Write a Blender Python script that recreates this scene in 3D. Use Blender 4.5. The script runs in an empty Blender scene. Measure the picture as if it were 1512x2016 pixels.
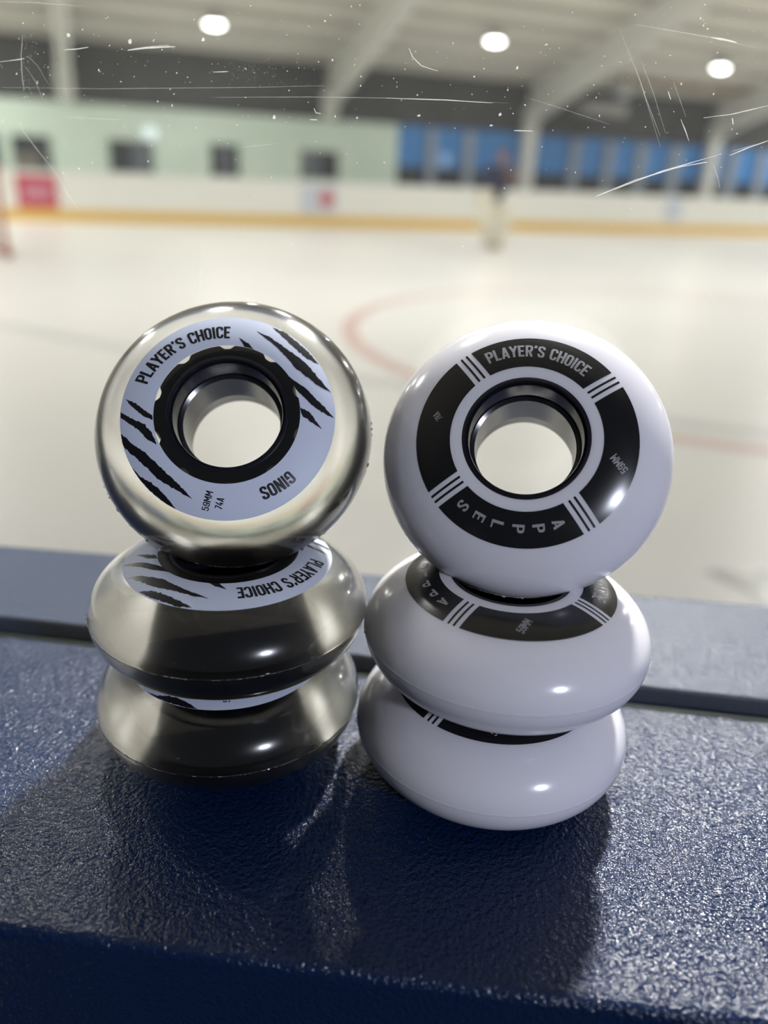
import bpy, bmesh, math, random
from mathutils import Vector, Matrix, noise
random.seed(7)
SC = bpy.context.scene
COL = SC.collection
PI = math.pi
MM = 0.001

# ------------------------------------------------------------------ camera
PITCH, ROLL, CAM_H, F_PX = 0.4087, 0.04403, 0.1214119, 1514.6
cp, sp = math.cos(PITCH), math.sin(PITCH)
FW = Vector((0, cp, -sp)); DN = Vector((0, -sp, -cp)); RT = Vector((1, 0, 0))
XR = math.cos(ROLL)*RT - math.sin(ROLL)*DN
DR = math.cos(ROLL)*DN + math.sin(ROLL)*RT
CAM = Vector((0, 0, CAM_H))
cd = bpy.data.cameras.new('camera'); co = bpy.data.objects.new('camera', cd); COL.objects.link(co)
m = Matrix((XR, -DR, -FW)).transposed().to_4x4(); m.translation = CAM
co.matrix_world = m
cd.sensor_width = 36.0; cd.sensor_fit = 'AUTO'; cd.lens = F_PX*36.0/2016.0
cd.clip_start = 0.005; cd.clip_end = 200
cd.dof.use_dof = True; cd.dof.focus_distance = 0.152; cd.dof.aperture_fstop = 7.6
SC.camera = co

# ------------------------------------------------------------------ exposure, world, cycles options
SC.view_settings.view_transform = 'Standard'; SC.view_settings.look = 'None'
SC.view_settings.gamma = 1.0; SC.view_settings.exposure = 0.0
SC.view_settings.use_curve_mapping = False
SC.render.engine = 'CYCLES'
cy = SC.cycles
cy.use_denoising = True
cy.max_bounces = 14; cy.transmission_bounces = 12; cy.transparent_max_bounces = 16
cy.volume_bounces = 3; cy.glossy_bounces = 6; cy.diffuse_bounces = 4
cy.caustics_reflective = False; cy.caustics_refractive = False
cy.sample_clamp_indirect = 6.0; cy.blur_glossy = 0.3
wd = bpy.data.worlds.new('world'); SC.world = wd; wd.use_nodes = True
wd.node_tree.nodes['Background'].inputs[0].default_value = (0.80, 0.87, 1.0, 1)
wd.node_tree.nodes['Background'].inputs[1].default_value = 0.09

# rink frame: s runs along the far boards, o runs from them towards the viewer
RO = Vector((0, 22.0886)); RE = Vector((0.92647, 0.37636)); RN = Vector((0.37636, -0.92647))
RA = math.atan2(RE.y, RE.x)
def rk(s, o, z=0.0):
    p = RO + RE*s + RN*o
    return Vector((p.x, p.y, z))

def disk_light(name, loc, power, size, color, target=None, spread=180):
    d = bpy.data.lights.new(name, 'AREA'); d.shape = 'DISK'; d.size = size; d.energy = power; d.color = color; d.spread = math.radians(spread)
    o = bpy.data.objects.new(name, d); COL.objects.link(o); o.location = loc
    if target is not None:
        o.rotation_euler = (Vector(target)-Vector(loc)).to_track_quat('-Z', 'Y').to_euler()
    return o
WARM = (1.0, 0.98, 0.945)
LAMPS = [(-4.58, -0.51, 3.33), (2.38, 0.23, 3.52), (9.77, 0.20, 3.51)]       # the three in the picture
for i, (s, o, z) in enumerate(LAMPS):
    disk_light('rink_lamp_light', rk(s, o, z-0.12), 225, 0.36, WARM)
for s in (-11.6, 16.6):
    disk_light('rink_lamp_light', rk(s, 0.2, 3.4), 250, 0.36, WARM)
for o_, z_, p_ in ((5.6, 4.6, 140), (12.6, 4.6, 240)):                                     # the rows nearer the viewer
    for s_ in (-11.8, -4.6, 2.4, 9.7, 16.5):
        disk_light('rink_lamp_light', rk(s_, o_, z_), p_, 0.36, WARM)
disk_light('rink_lamp_light', (-1.17, 3.07, 3.05), 5, 0.36, WARM, (0, .12, 0), 60)
disk_light('rink_lamp_light', (1.11, 2.95, 3.08), 41, 0.36, WARM, (0, .12, 0), 60)
disk_light('lobby_lamp_light', (1.46, -1.80, 1.00), 36, 0.16, (0.80, 0.84, 1.0), (0, 0.13, 0.05))
# two small lamps far back in the lobby, whose ghosts show in the clear sheet
GN = Vector((math.sin(math.radians(-6.4)), -math.cos(math.radians(-6.4)), 0))
for u_, v_, p_ in ((295, 262, 0.13), (875, 315, 0.045)):
    d_ = (FW + XR*((u_-756)/F_PX) + DR*((v_-1008)/F_PX)).normalized()
    hit = CAM + d_*((0.1766 - CAM.y)/(d_.y + 0.1122*d_.x))
    rd = d_ - 2*d_.dot(GN)*GN
    disk_light('lobby_small_light', hit + rd*4.0, p_, 0.07, (0.72, 0.86, 1.0), hit)

# ------------------------------------------------------------------ materials
def nmat(name):
    m = bpy.data.materials.new(name); m.use_nodes = True
    nt = m.node_tree; b = nt.nodes['Principled BSDF']
    return m, nt, b
def mat(name, col, rough=0.5, spec=0.5, metal=0.0, **kw):
    m, nt, b = nmat(name)
    b.inputs['Base Color'].default_value = (*col, 1); b.inputs['Roughness'].default_value = rough
    b.inputs['Specular IOR Level'].default_value = spec; b.inputs['Metallic'].default_value = metal
    for k, v in kw.items():
        b.inputs[k.replace('_', ' ')].default_value = v
    return m
def add_noise(m, scale, amount, detail=4, rough=0.6):
    """gentle procedural mottling of the base colour"""
    nt = m.node_tree; b = nt.nodes['Principled BSDF']; c = b.inputs['Base Color'].default_value[:]
    tc = nt.nodes.new('ShaderNodeTexCoord'); nz = nt.nodes.new('ShaderNodeTexNoise'); rp = nt.nodes.new('ShaderNodeValToRGB')
    nz.inputs['Scale'].default_value = scale; nz.inputs['Detail'].default_value = detail; nz.inputs['Roughness'].default_value = rough
    rp.color_ramp.elements[0].position = 0.3; rp.color_ramp.elements[1].position = 0.7
    rp.color_ramp.elements[0].color = tuple(max(0, x*(1-amount)) for x in c[:3])+(1,)
    rp.color_ramp.elements[1].color = tuple(min(1, x*(1+amount)) for x in c[:3])+(1,)
    nt.links.new(tc.outputs['Object'], nz.inputs['Vector']); nt.links.new(nz.outputs['Fac'], rp.inputs['Fac'])
    nt.links.new(rp.outputs['Color'], b.inputs['Base Color'])
    return m
def add_bump(m, scale, dist, strength=1.0, detail=2, rough=0.5, kind='noise'):
    nt = m.node_tree; b = nt.nodes['Principled BSDF']
    tc = nt.nodes.new('ShaderNodeTexCoord'); bp = nt.nodes.new('ShaderNodeBump')
    nz = nt.nodes.new('ShaderNodeTexNoise'); nz.inputs['Scale'].default_value = scale
    nz.inputs['Detail'].default_value = detail; nz.inputs['Roughness'].default_value = rough
    bp.inputs['Distance'].default_value = dist; bp.inputs['Strength'].default_value = strength
    nt.links.new(tc.outputs['Object'], nz.inputs['Vector']); nt.links.new(nz.outputs['Fac'], bp.inputs['Height'])
    nt.links.new(bp.outputs['Normal'], b.inputs['Normal'])
    return m

M = {}
M['ledge'] = add_bump(mat('navy_textured_plastic', (0.0030, 0.0150, 0.056), 0.17, 0.40), 1150, 0.0006, 1.0, 2.0, 0.5)
M['rear_cap'] = add_bump(mat('navy_cap_plastic', (0.012, 0.026, 0.066), 0.36, 0.28), 1150, 0.00042, 1.0, 2.0, 0.5)
M['gasket'] = add_noise(mat('dark_green_gasket', (0.006, 0.011, 0.006), 0.55, 0.3), 60, 0.5)
M['white_ure'] = mat('white_urethane', (0.745, 0.735, 0.785), 0.16, 0.5)
b = M['white_ure'].node_tree.nodes['Principled BSDF']
b.inputs['Subsurface Weight'].default_value = 0.45; b.inputs['Subsurface Radius'].default_value = (1.0, 0.9, 0.9)
b.inputs['Subsurface Scale'].default_value = 0.004
M['black_plastic'] = mat('black_hub_plastic', (0.006, 0.006, 0.011), 0.20, 0.5)
M['seam_clear'] = mat('pale_moulding_flash', (0.42, 0.41, 0.37), 0.6)
M['seam_white'] = mat('white_moulding_flash', (0.62, 0.61, 0.65), 0.6)
M['black_core'] = mat('black_embedded_core', (0.002, 0.002, 0.003), 0.6, 0.1)
M['print_black'] = mat('black_print', (0.006, 0.006, 0.007), 0.22, 0.5)
M['print_grey'] = mat('grey_print', (0.30, 0.30, 0.31), 0.4, 0.4)
M['label'] = mat('pale_lilac_label', (0.58, 0.63, 0.76), 0.50, 0.35)
M['ink'] = mat('label_ink', (0.006, 0.006, 0.009), 0.35, 0.3)

def clear_urethane():
    m, nt, b = nmat('clear_urethane')
    b.inputs['Base Color'].default_value = (0.975, 0.97, 0.945, 1)
    b.inputs['Roughness'].default_value = 0.18; b.inputs['IOR'].default_value = 1.49
    b.inputs['Coat Weight'].default_value = 1.0; b.inputs['Coat Roughness'].default_value = 0.04; b.inputs['Coat IOR'].default_value = 1.45
    b.inputs['Transmission Weight'].default_value = 1.0
    v = nt.nodes.new('ShaderNodeVolumeScatter'); v.inputs['Color'].default_value = (0.98, 0.965, 0.91, 1)
    v.inputs['Density'].default_value = 0.25; v.inputs['Anisotropy'].default_value = 0.6
    nt.links.new(v.outputs[0], nt.nodes['Material Output'].inputs['Volume'])
    return m
M['clear_ure'] = clear_urethane()

def pane_material(name, dust, refl=True):
    """clear sheet: straight-through transparency, fresnel reflection, a little dust that scatters light"""
    m = bpy.data.materials.new(name); m.use_nodes = True; nt = m.node_tree; nt.nodes.clear()
    out = nt.nodes.new('ShaderNodeOutputMaterial')
    tr = nt.nodes.new('ShaderNodeBsdfTransparent'); tr.inputs[0].default_value = (0.985, 0.99, 0.985, 1)
    gl = nt.nodes.new('ShaderNodeBsdfGlossy'); gl.inputs['Roughness'].default_value = 0.0
    lw = nt.nodes.new('ShaderNodeLayerWeight'); lw.inputs['Blend'].default_value = 0.5
    pw = nt.nodes.new('ShaderNodeMath'); pw.operation = 'POWER'; pw.inputs[1].default_value = 5.0
    fr = nt.nodes.new('ShaderNodeMapRange'); fr.inputs['To Min'].default_value = 0.03; fr.inputs['To Max'].default_value = 0.9
    nt.links.new(lw.outputs['Facing'], pw.inputs[0]); nt.links.new(pw.outputs[0], fr.inputs['Value'])
    mx = nt.nodes.new('ShaderNodeMixShader'); nt.links.new(fr.outputs[0], mx.inputs[0])
    nt.links.new(tr.outputs[0], mx.inputs[1]); nt.links.new(gl.outputs[0], mx.inputs[2])
    tl = nt.nodes.new('ShaderNodeBsdfTranslucent'); tl.inputs[0].default_value = (0.9, 0.9, 0.88, 1)
    df = nt.nodes.new('ShaderNodeBsdfDiffuse'); df.inputs[0].default_value = (0.85, 0.88, 0.9, 1)
    md = nt.nodes.new('ShaderNodeMixShader'); md.inputs[0].default_value = 0.4
    nt.links.new(tl.outputs[0], md.inputs[1]); nt.links.new(df.outputs[0], md.inputs[2])
    m2 = nt.nodes.new('ShaderNodeMixShader')
    nt.links.new(mx.outputs[0], m2.inputs[1]); nt.links.new(md.outputs[0], m2.inputs[2])
    tc = nt.nodes.new('ShaderNodeTexCoord'); nz = nt.nodes.new('ShaderNodeTexNoise'); nz.inputs['Scale'].default_value = 14
    nz.inputs['Detail'].default_value = 5
    mr = nt.nodes.new('ShaderNodeMapRange'); mr.inputs['From Min'].default_value = 0.3; mr.inputs['From Max'].default_value = 0.7
    mr.inputs['To Min'].default_value = dust*0.7; mr.inputs['To Max'].default_value = dust*1.3
    nt.links.new(tc.outputs['Object'], nz.inputs['Vector']); nt.links.new(nz.outputs['Fac'], mr.inputs['Value'])
    nt.links.new(mr.outputs[0], m2.inputs[0])
    nt.links.new(m2.outputs[0], out.inputs['Surface'])
    return m
M['pane'] = pane_material('scuffed_clear_sheet', 0.013)
def scratch_material(name, alpha):
    m = bpy.data.materials.new(name); m.use_nodes = True; nt = m.node_tree; nt.nodes.clear()
    out = nt.nodes.new('ShaderNodeOutputMaterial')
    tr = nt.nodes.new('ShaderNodeBsdfTransparent')
    tl = nt.nodes.new('ShaderNodeBsdfTranslucent'); tl.inputs[0].default_value = (0.95, 0.95, 0.93, 1)
    df = nt.nodes.new('ShaderNodeBsdfDiffuse'); df.inputs[0].default_value = (0.9, 0.9, 0.9, 1)
    a = nt.nodes.new('ShaderNodeMixShader'); a.inputs[0].default_value = 0.5
    mx = nt.nodes.new('ShaderNodeMixShader'); mx.inputs[0].default_value = alpha
    nt.links.new(tl.outputs[0], a.inputs[1]); nt.links.new(df.outputs[0], a.inputs[2])
    nt.links.new(tr.outputs[0], mx.inputs[1]); nt.links.new(a.outputs[0], mx.inputs[2])
    nt.links.new(mx.outputs[0], out.inputs['Surface'])
    return m
M['scratch'] = scratch_material('white_scratch', 0.55)
M['scratch_faint'] = scratch_material('faint_scratch', 0.22)

M['ice'] = add_noise(mat('ice', (0.80, 0.79, 0.765), 0.32, 0.35), 0.5, 0.03, 5)
M['ice_red'] = mat('red_line_under_ice', (0.66, 0.45, 0.42), 0.32, 0.35)
M['ice_grey'] = mat('grey_line_under_ice', (0.63, 0.64, 0.63), 0.32, 0.35)
M['ice_wet'] = add_noise(mat('scraped_wet_ice', (0.52, 0.52, 0.50), 0.25, 0.4), 9, 0.12)
M['lobby_floor'] = add_noise(mat('dark_rubber_floor', (0.03, 0.03, 0.033), 0.8), 12, 0.3)
M['board_white'] = mat('white_board', (0.80, 0.80, 0.75), 0.35)
M['board_yellow'] = mat('yellow_kick_plate', (0.72, 0.47, 0.10), 0.4)
M['board_cap'] = mat('pale_board_cap', (0.62, 0.66, 0.68), 0.4)
M['near_board'] = mat('near_board_navy', (0.008, 0.014, 0.035), 0.5)
M['wall_green'] = add_noise(mat('pale_green_wall', (0.60, 0.71, 0.61), 0.7), 0.7, 0.06)
M['wall_dark'] = add_noise(mat('dark_grey_wall', (0.050, 0.052, 0.050), 0.8), 1.0, 0.25)
M['wall_blue'] = mat('blue_panel', (0.035, 0.20, 0.52), 0.5)
M['recess'] = mat('dark_recess', (0.012, 0.022, 0.026), 0.6)
M['wall_side'] = mat('grey_side_wall', (0.35, 0.36, 0.34), 0.8)
M['ceiling'] = add_noise(mat('off_white_roof_lining', (0.74, 0.72, 0.64), 0.8), 0.8, 0.08)
M['purlin'] = mat('grey_purlin', (0.46, 0.45, 0.40), 0.7)
M['steel'] = mat('painted_steel', (0.68, 0.68, 0.63), 0.5)
M['post'] = mat('pale_grey_post', (0.27, 0.31, 0.36), 0.4)
M['win_dark'] = mat('dark_window_glass', (0.02, 0.025, 0.027), 0.25)
M['win_grey'] = mat('grey_window_glass', (0.11, 0.125, 0.145), 0.3)
M['win_brown'] = mat('brown_interior', (0.13, 0.12, 0.095), 0.5)
M['frame_green'] = mat('green_window_frame', (0.46, 0.55, 0.47), 0.6)
M['red_sign'] = mat('red_sign', (0.50, 0.035, 0.07), 0.5)
M['pink_sign'] = mat('pink_band', (0.55, 0.22, 0.30), 0.5)
M['blue_sign'] = mat('pale_blue_sign', (0.55, 0.59, 0.68), 0.5)
M['dot_sign'] = mat('red_dot', (0.55, 0.16, 0.17), 0.5)
M['heater'] = mat('grey_heater_casing', (0.25, 0.24, 0.25), 0.5)
M['timber'] = add_noise(mat('brown_timber', (0.27, 0.19, 0.10), 0.7), 3, 0.3)
M['goal_red'] = mat('goal_red_paint', (0.42, 0.09, 0.08), 0.4)
M['net'] = mat('cream_net', (0.80, 0.74, 0.66), 0.8)
M['skin'] = mat('skin', (0.26, 0.14, 0.10), 0.5)
M['hair'] = mat('brown_hair', (0.09, 0.05, 0.035), 0.7)
M['navy_cloth'] = mat('navy_jersey', (0.006, 0.014, 0.055), 0.8)
M['cream_pad'] = add_noise(mat('cream_leg_pad', (0.70, 0.66, 0.54), 0.7), 6, 0.08)
M['brown_leather'] = mat('brown_leather', (0.09, 0.045, 0.035), 0.6)
M['skate'] = mat('skate_boot', (0.25, 0.24, 0.20), 0.5)
M['blade'] = mat('steel_blade', (0.6, 0.6, 0.6), 0.25, 0.5, 1.0)
M['lamp_shell'] = mat('lamp_housing', (0.45, 0.45, 0.45), 0.4, 0.5, 0.6)
mE, nt, b = nmat('lamp_lens')
b.inputs['Emission Color'].default_value = (1.0, 1.0, 0.95, 1); b.inputs['Emission Strength'].default_value = 14
M['lens'] = mE

# ------------------------------------------------------------------ mesh helpers
def link(name, me, mats, parent=None, smooth=False):
    o = bpy.data.objects.new(name, me); COL.objects.link(o)
    for mm_ in (mats if isinstance(mats, (list, tuple)) else [mats]):
        me.materials.append(mm_)
    if smooth:
        me.polygons.foreach_set('use_smooth', [True]*len(me.polygons))
    if parent: o.parent = parent
    return o
def from_data(name, V, F, mats, parent=None, idx=None, smooth=False):
    me = bpy.data.meshes.new(name); me.from_pydata([tuple(v) for v in V], [], F); me.update()
    if idx: me.polygons.foreach_set('material_index', idx)
    return link(name, me, mats, parent, smooth)
def from_bm(name, bm, mats, parent=None, smooth=False):
    me = bpy.data.meshes.new(name); bm.to_mesh(me); bm.free()
    return link(name, me, mats, parent, smooth)
def tag(o, label, cat, group=None):
    o['label'] = label; o['category'] = cat
    if group: o['group'] = group
    return o
def struct(o, label=None):
    o['kind'] = 'structure'
    if label: o['label'] = label
    return o
def root(name, loc, rz=0.0):
    o = bpy.data.objects.new(name, None); COL.objects.link(o); o.location = loc; o.rotation_euler = (0, 0, rz)
    o.empty_display_size = 0.02
    return o
def box(bm, x0, x1, y0, y1, z0, z1, mi=0, bev=0.0):
    g = bmesh.ops.create_cube(bm, size=1.0)
    vs = g['verts']
    for v in vs:
        v.co = Vector((x0+(v.co.x+.5)*(x1-x0), y0+(v.co.y+.5)*(y1-y0), z0+(v.co.z+.5)*(z1-z0)))
    fs = set(f for v in vs for f in v.link_faces)
    for f in fs: f.material_index = mi
    if bev > 0:
        es = list(set(e for v in vs for e in v.link_edges))
        r = bmesh.ops.bevel(bm, geom=es, offset=bev, segments=3, affect='EDGES', profile=0.5)
        for f in r['faces']: f.material_index = mi
def box_obj(name, x0, x1, y0, y1, z0, z1, mats, parent=None, bev=0.0):
    bm = bmesh.new(); box(bm, x0, x1, y0, y1, z0, z1, 0, bev)
    return from_bm(name, bm, mats, parent)
def prism(bm, pts0, pts1, mi=0):
    """closed solid between two matching polygons"""
    a = [bm.verts.new(p) for p in pts0]; b_ = [bm.verts.new(p) for p in pts1]; n = len(a)
    fs = [bm.faces.new(a[::-1]), bm.faces.new(b_)]
    for i in range(n):
        fs.append(bm.faces.new((a[i], a[(i+1) % n], b_[(i+1) % n], b_[i])))
    for f in fs: f.material_index = mi
def tube(bm, pts, r, n=8, mi=0, closed=False):
    rings = []
    pts = [Vector(p) for p in pts]; N = len(pts)
    for i, p in enumerate(pts):
        t = (pts[(i+1) % N]-pts[i-1]) if closed else (pts[min(i+1, N-1)]-pts[max(i-1, 0)])
        t.normalize(); u = t.orthogonal().normalized()
        if abs(t.z) < 0.95: u = t.cross(Vector((0, 0, 1))).normalized()
        w = t.cross(u)
        rr = r[i] if isinstance(r, (list, tuple)) else r
        rings.append([bm.verts.new(p+u*math.cos(2*PI*k/n)*rr+w*math.sin(2*PI*k/n)*rr) for k in range(n)])
    for i in range(N if closed else N-1):
        A, B = rings[i], rings[(i+1) % N]
        for k in range(n):
            f = bm.faces.new((A[k], A[(k+1) % n], B[(k+1) % n], B[k])); f.material_index = mi
    if not closed:
        bm.faces.new(rings[0][::-1]).material_index = mi; bm.faces.new(rings[-1]).material_index = mi
def revolve(name, prof, nseg, mats, parent=None, rfun=None, smooth=True):
    """closed profile of (r, z) turned round the z axis"""
    V, F = [], []; n = len(prof)
    for k in range(nseg):
        th = 2*PI*k/nseg; c, s = math.cos(th), math.sin(th)
        for j, (r, z) in enumerate(prof):
            if rfun: r, z = rfun(j, r, z, th)
            V.append((r*c, r*s, z))
    for k in range(nseg):
        a = k*n; b_ = ((k+1) % nseg)*n
        for j in range(n):
            j2 = (j+1) % n
            F.append((a+j, b_+j, b_+j2, a+j2))
    o = from_data(name, V, F, mats, parent, smooth=smooth)
    bm = bmesh.new(); bm.from_mesh(o.data); bmesh.ops.recalc_face_normals(bm, faces=bm.faces)
    for e in bm.edges:
        if len(e.link_faces) == 2 and e.calc_face_angle(0) > math.radians(38): e.smooth = False
    bm.to_mesh(o.data); bm.free()
    return o

# ------------------------------------------------------------------ THE SETTING: ice, lobby floor, walls, roof
ICE_Z = -1.10
def rink_obj(name, bm, mats, parent=None):
    o = from_bm(name, bm, mats, parent)
    if parent is None:
        o.location = (RO.x, RO.y, 0); o.rotation_euler = (0, 0, RA)
    return o
# in rink meshes: x = s, y = -o (away from the viewer), z up
bm = bmesh.new()
def wpoly(pts, z, mi):
    f = bm.faces.new([bm.verts.new((p[0], p[1], z)) for p in pts]); f.material_index = mi
    if f.normal.z < 0 or f.calc_area() and (f.normal_update() or f.normal.z < 0): f.normal_flip()
G = [rk(-16, -3.2), rk(22, -3.2), rk(22, 16), Vector((12, .10, 0)), Vector((-16, .26, 0)), rk(-16, 16)]
wpoly([rk(-16, -3.2), rk(22, -3.2), Vector((22, 0.12, 0)), Vector((-18, 0.12, 0))], ICE_Z, 0)
# face-off circle, straight grey line and scraped patch, all painted or lying in the ice
def arc_strip(cx, cy_, r0, r1, a0, a1, n, z, mi):
    for k in range(n):
        t0 = a0+(a1-a0)*k/n; t1 = a0+(a1-a0)*(k+1)/n
        wpoly([(cx+r0*math.cos(t0), cy_+r0*math.sin(t0)), (cx+r1*math.cos(t0), cy_+r1*math.sin(t0)),
               (cx+r1*math.cos(t1), cy_+r1*math.sin(t1)), (cx+r0*math.cos(t1), cy_+r0*math.sin(t1))], z, mi)
arc_strip(2.95, 7.02, 3.27, 3.40, 0, 2*PI, 72, ICE_Z+0.002, 1)
gl = [(-5.2, 7.1), (-3.10, 6.26), (-1.95, 5.62), (0.0, 4.92), (1.80, 4.24), (3.6, 3.55)]
for p, q in zip(gl, gl[1:]):
    wpoly([(p[0], p[1]-.06), (q[0], q[1]-.06), (q[0], q[1]+.10), (p[0], p[1]+.10)], ICE_Z+0.003, 2)
wet = [(1.13, 2.42), (1.22, 2.30), (1.24, 2.20), (1.32, 2.13), (1.50, 2.08), (1.62, 2.2), (1.55, 2.36), (1.40, 2.40), (1.36, 2.45), (1.28, 2.38), (1.21, 2.44)]
wpoly(wet, ICE_Z+0.004, 3)
struct(from_bm('floor', bm, [M['ice'], M['ice_red'], M['ice_grey'], M['ice_wet']]))
bm = bmesh.new()
wpoly([(-18, .119), (22, .119), (22, -6), (-18, -6)], ICE_Z, 0)
struct(from_bm('floor_lobby', bm, M['lobby_floor']))

ZG, ZD = 1.58, 2.98         # top of the lower wall, underside of the eaves
WALL_O = -3.0
def wallbox(name, s0, s1, z0, z1, m_, o0=WALL_O, th=0.2):
    bm = bmesh.new(); box(bm, s0, s1, -o0, -o0+th, z0, z1)
    return struct(rink_obj(name, bm, m_))
wallbox('wall_back', -15, 1.14, ICE_Z, ZG, M['wall_green'])
wallbox('wall_back_upper', -15, 20, ZG, ZD+0.25, M['wall_dark'])
wallbox('wall_back_blue', 1.14, 20, 0.49, ZG, M['wall_blue'])
wallbox('wall_back_recess', 1.14, 20, ICE_Z, 0.49, M['recess'], WALL_O-0.05)
def roof_z(o): return ZD + 0.26*(min(o, 9.0)+3.0) - 0.26*max(0, o-9.0)
bm = bmesh.new()
prev = None
for a, b_ in ((-3.2, 9.0), (9.0, 21.4)):
    prism(bm, [(-15, -a, roof_z(a)), (-15, -b_, roof_z(b_)), (-15, -b_, roof_z(b_)+.2), (-15, -a, roof_z(a)+.2)],
          [(20, -a, roof_z(a)), (20, -b_, roof_z(b_)), (20, -b_, roof_z(b_)+.2), (20, -a, roof_z(a)+.2)])
o_ = -2.4
while o_ < 18:
    z = roof_z(o_)
    box(bm, -15, 20, -o_-.05, -o_+.05, z-.17, z+.02, 1); o_ += 0.95
struct(rink_obj('ceiling', bm, [M['ceiling'], M['purlin']]))
for nm, s0, s1 in (('wall_left', -15.2, -15), ('wall_right', 20, 20.2)):
    bm = bmesh.new()
    prism(bm, [(s0, 3.2, ICE_Z), (s0, -16, ICE_Z), (s0, -16, roof_z(16)), (s0, -9, roof_z(9)), (s0, 3.2, roof_z(-3.2))],
          [(s1, 3.2, ICE_Z), (s1, -16, ICE_Z), (s1, -16, roof_z(16)), (s1, -9, roof_z(9)), (s1, 3.2, roof_z(-3.2))])
    struct(rink_obj(nm, bm, M['wall_side']))

# windows in the pale green wall: frame mesh with panes as children
WIN = [(-9.36, -8.48, -0.03, 0.75, ((0, 1, .52, 1, 'win_dark'), (0, .72, 0, .52, 'win_brown'), (.72, 1, 0, .52, 'win_dark'))),
       (-7.03, -5.93, 0.00, 0.76, ((0, .52, 0, 1, 'win_dark'), (.52, 1, 0, 1, 'win_grey'))),
       (-4.39, -3.63, 0.00, 0.80, ((0, .34, 0, 1, 'win_dark'), (.34, .68, 0, 1, 'win_grey'), (.68, 1, 0, 1, 'win_dark'))),
       (-1.83, -0.73, 0.05, 0.76, ((0, .52, 0, 1, 'win_grey'), (.52, 1, 0, 1, 'win_dark'))),
       (-10.7, -9.66, -0.05, 0.76, ((0, 1, 0, 1, 'win_dark'),))]
for i, (s0, s1, z0, z1, panes) in enumerate(WIN):
    bm = bmesh.new(); t = 0.05
    box(bm, s0-t, s0, 2.94, 3.0, z0-t, z1+t); box(bm, s1, s1+t, 2.94, 3.0, z0-t, z1+t)
    box(bm, s0, s1, 2.94, 3.0, z0-t, z0); box(bm, s0, s1, 2.94, 3.0, z1, z1+t)
    w = struct(rink_obj('window_%d' % (i+1), bm, M['frame_green']))
    for u0, u1, v0, v1, mm_ in panes:
        bm = bmesh.new()
        box(bm, s0+(s1-s0)*u0, s0+(s1-s0)*u1, 2.965, 2.998, z0+(z1-z0)*v0, z0+(z1-z0)*v1)
        from_bm('pane', bm, M[mm_], w)

# far boards with yellow kick plate
rb = root('rink_boards', rk(0, 0, ICE_Z), RA)
tag(rb, 'long white boards with yellow kick plate on the far side of the ice', 'rink boards')
box_obj('board_panel', -15, 20, 0.0, 0.12, 0.0, 1.06, M['board_white'], rb)
box_obj('kick_plate', -15, 20, -0.015, 0.0, 0.0, 0.27, M['board_yellow'], rb)
box_obj('cap_rail', -15, 20, -0.01, 0.13, 1.06, 1.085, M['board_cap'], rb)
# signs fixed to the boards
def board_sign(s0, s1, z0, z1, label, parts):
    r = root('board_sign', rk((s0+s1)/2, 0.002, z0), RA); tag(r, label, 'sign', 'signs fixed to the far boards')
    for nm, kind, a, b_, c, d, mm_ in parts:
        bm = bmesh.new()
        if kind == 'box': box(bm, a-(s0+s1)/2, b_-(s0+s1)/2, -0.010 if nm != 'backing' else -0.006, 0.0, c-z0, d-z0)
        else:
            g = bmesh.ops.create_cone(bm, cap_ends=True, segments=32, radius1=d, radius2=d, depth=0.012)
            bmesh.ops.rotate(bm, verts=g['verts'], cent=(0, 0, 0), matrix=Matrix.Rotation(PI/2, 3, 'X'))
            bmesh.ops.translate(bm, verts=g['verts'], vec=(a-(s0+s1)/2, -0.010, c-z0))
        from_bm(nm, bm, M[mm_], r)
board_sign(-9.26, -8.40, -0.83, -0.12, 'red sign with a pale pink middle band on the far boards beside the goal',
           [('backing', 'box', -9.26, -8.40, -0.83, -0.12, 'red_sign'), ('pink_band', 'box', -9.1, -8.55, -0.62, -0.34, 'pink_sign')])
board_sign(-2.66, -1.70, -0.78, -0.12, 'pale blue and white sign with a red dot on the far boards',
           [('backing', 'box', -2.66, -1.70, -0.78, -0.12, 'blue_sign'), ('red_dot', 'disc', -1.98, 0, -0.42, 0.21, 'dot_sign')])
board_sign(8.8, 9.5, -0.72, -0.1, 'faint pale blue sign on the far boards under the blue panelling',
           [('backing', 'box', 8.8, 9.5, -0.72, -0.1, 'blue_sign')])

# pale posts standing in front of the blue panelling
pw_ = [(1.97, 2.42, 'first from the green wall'), (3.19, 3.71, 'second from the green wall, behind the player'),
       (7.01, 7.55, 'first to the right of the player-side steel column'), (8.34, 8.88, 'second to the right of the player-side steel column'),
       (9.59, 10.21, 'third to the right of the player-side steel column'), (10.95, 11.66, 'just before the farther steel column'),
       (13.51, 14.15, 'just beyond the farther steel column'), (14.89, 15.48, 'cut by the right edge of the photo')]
for s0, s1, where in pw_:
    c = (s0+s1)/2; h = (s1-s0)*0.30
    r = root('panel_post', rk(c, WALL_O+0.10, ICE_Z), RA)
    tag(r, 'pale grey post on the blue panelling, '+where, 'post', 'posts on the blue panelling')
    box_obj('upright', -h, h, -0.06, 0.05, 0, 2.62, M['post'], r, 0.01)
    box_obj('foot_plate', -h-.05, h+.05, -0.09, 0.05, 0, 0.02, M['post'], r)

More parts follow.
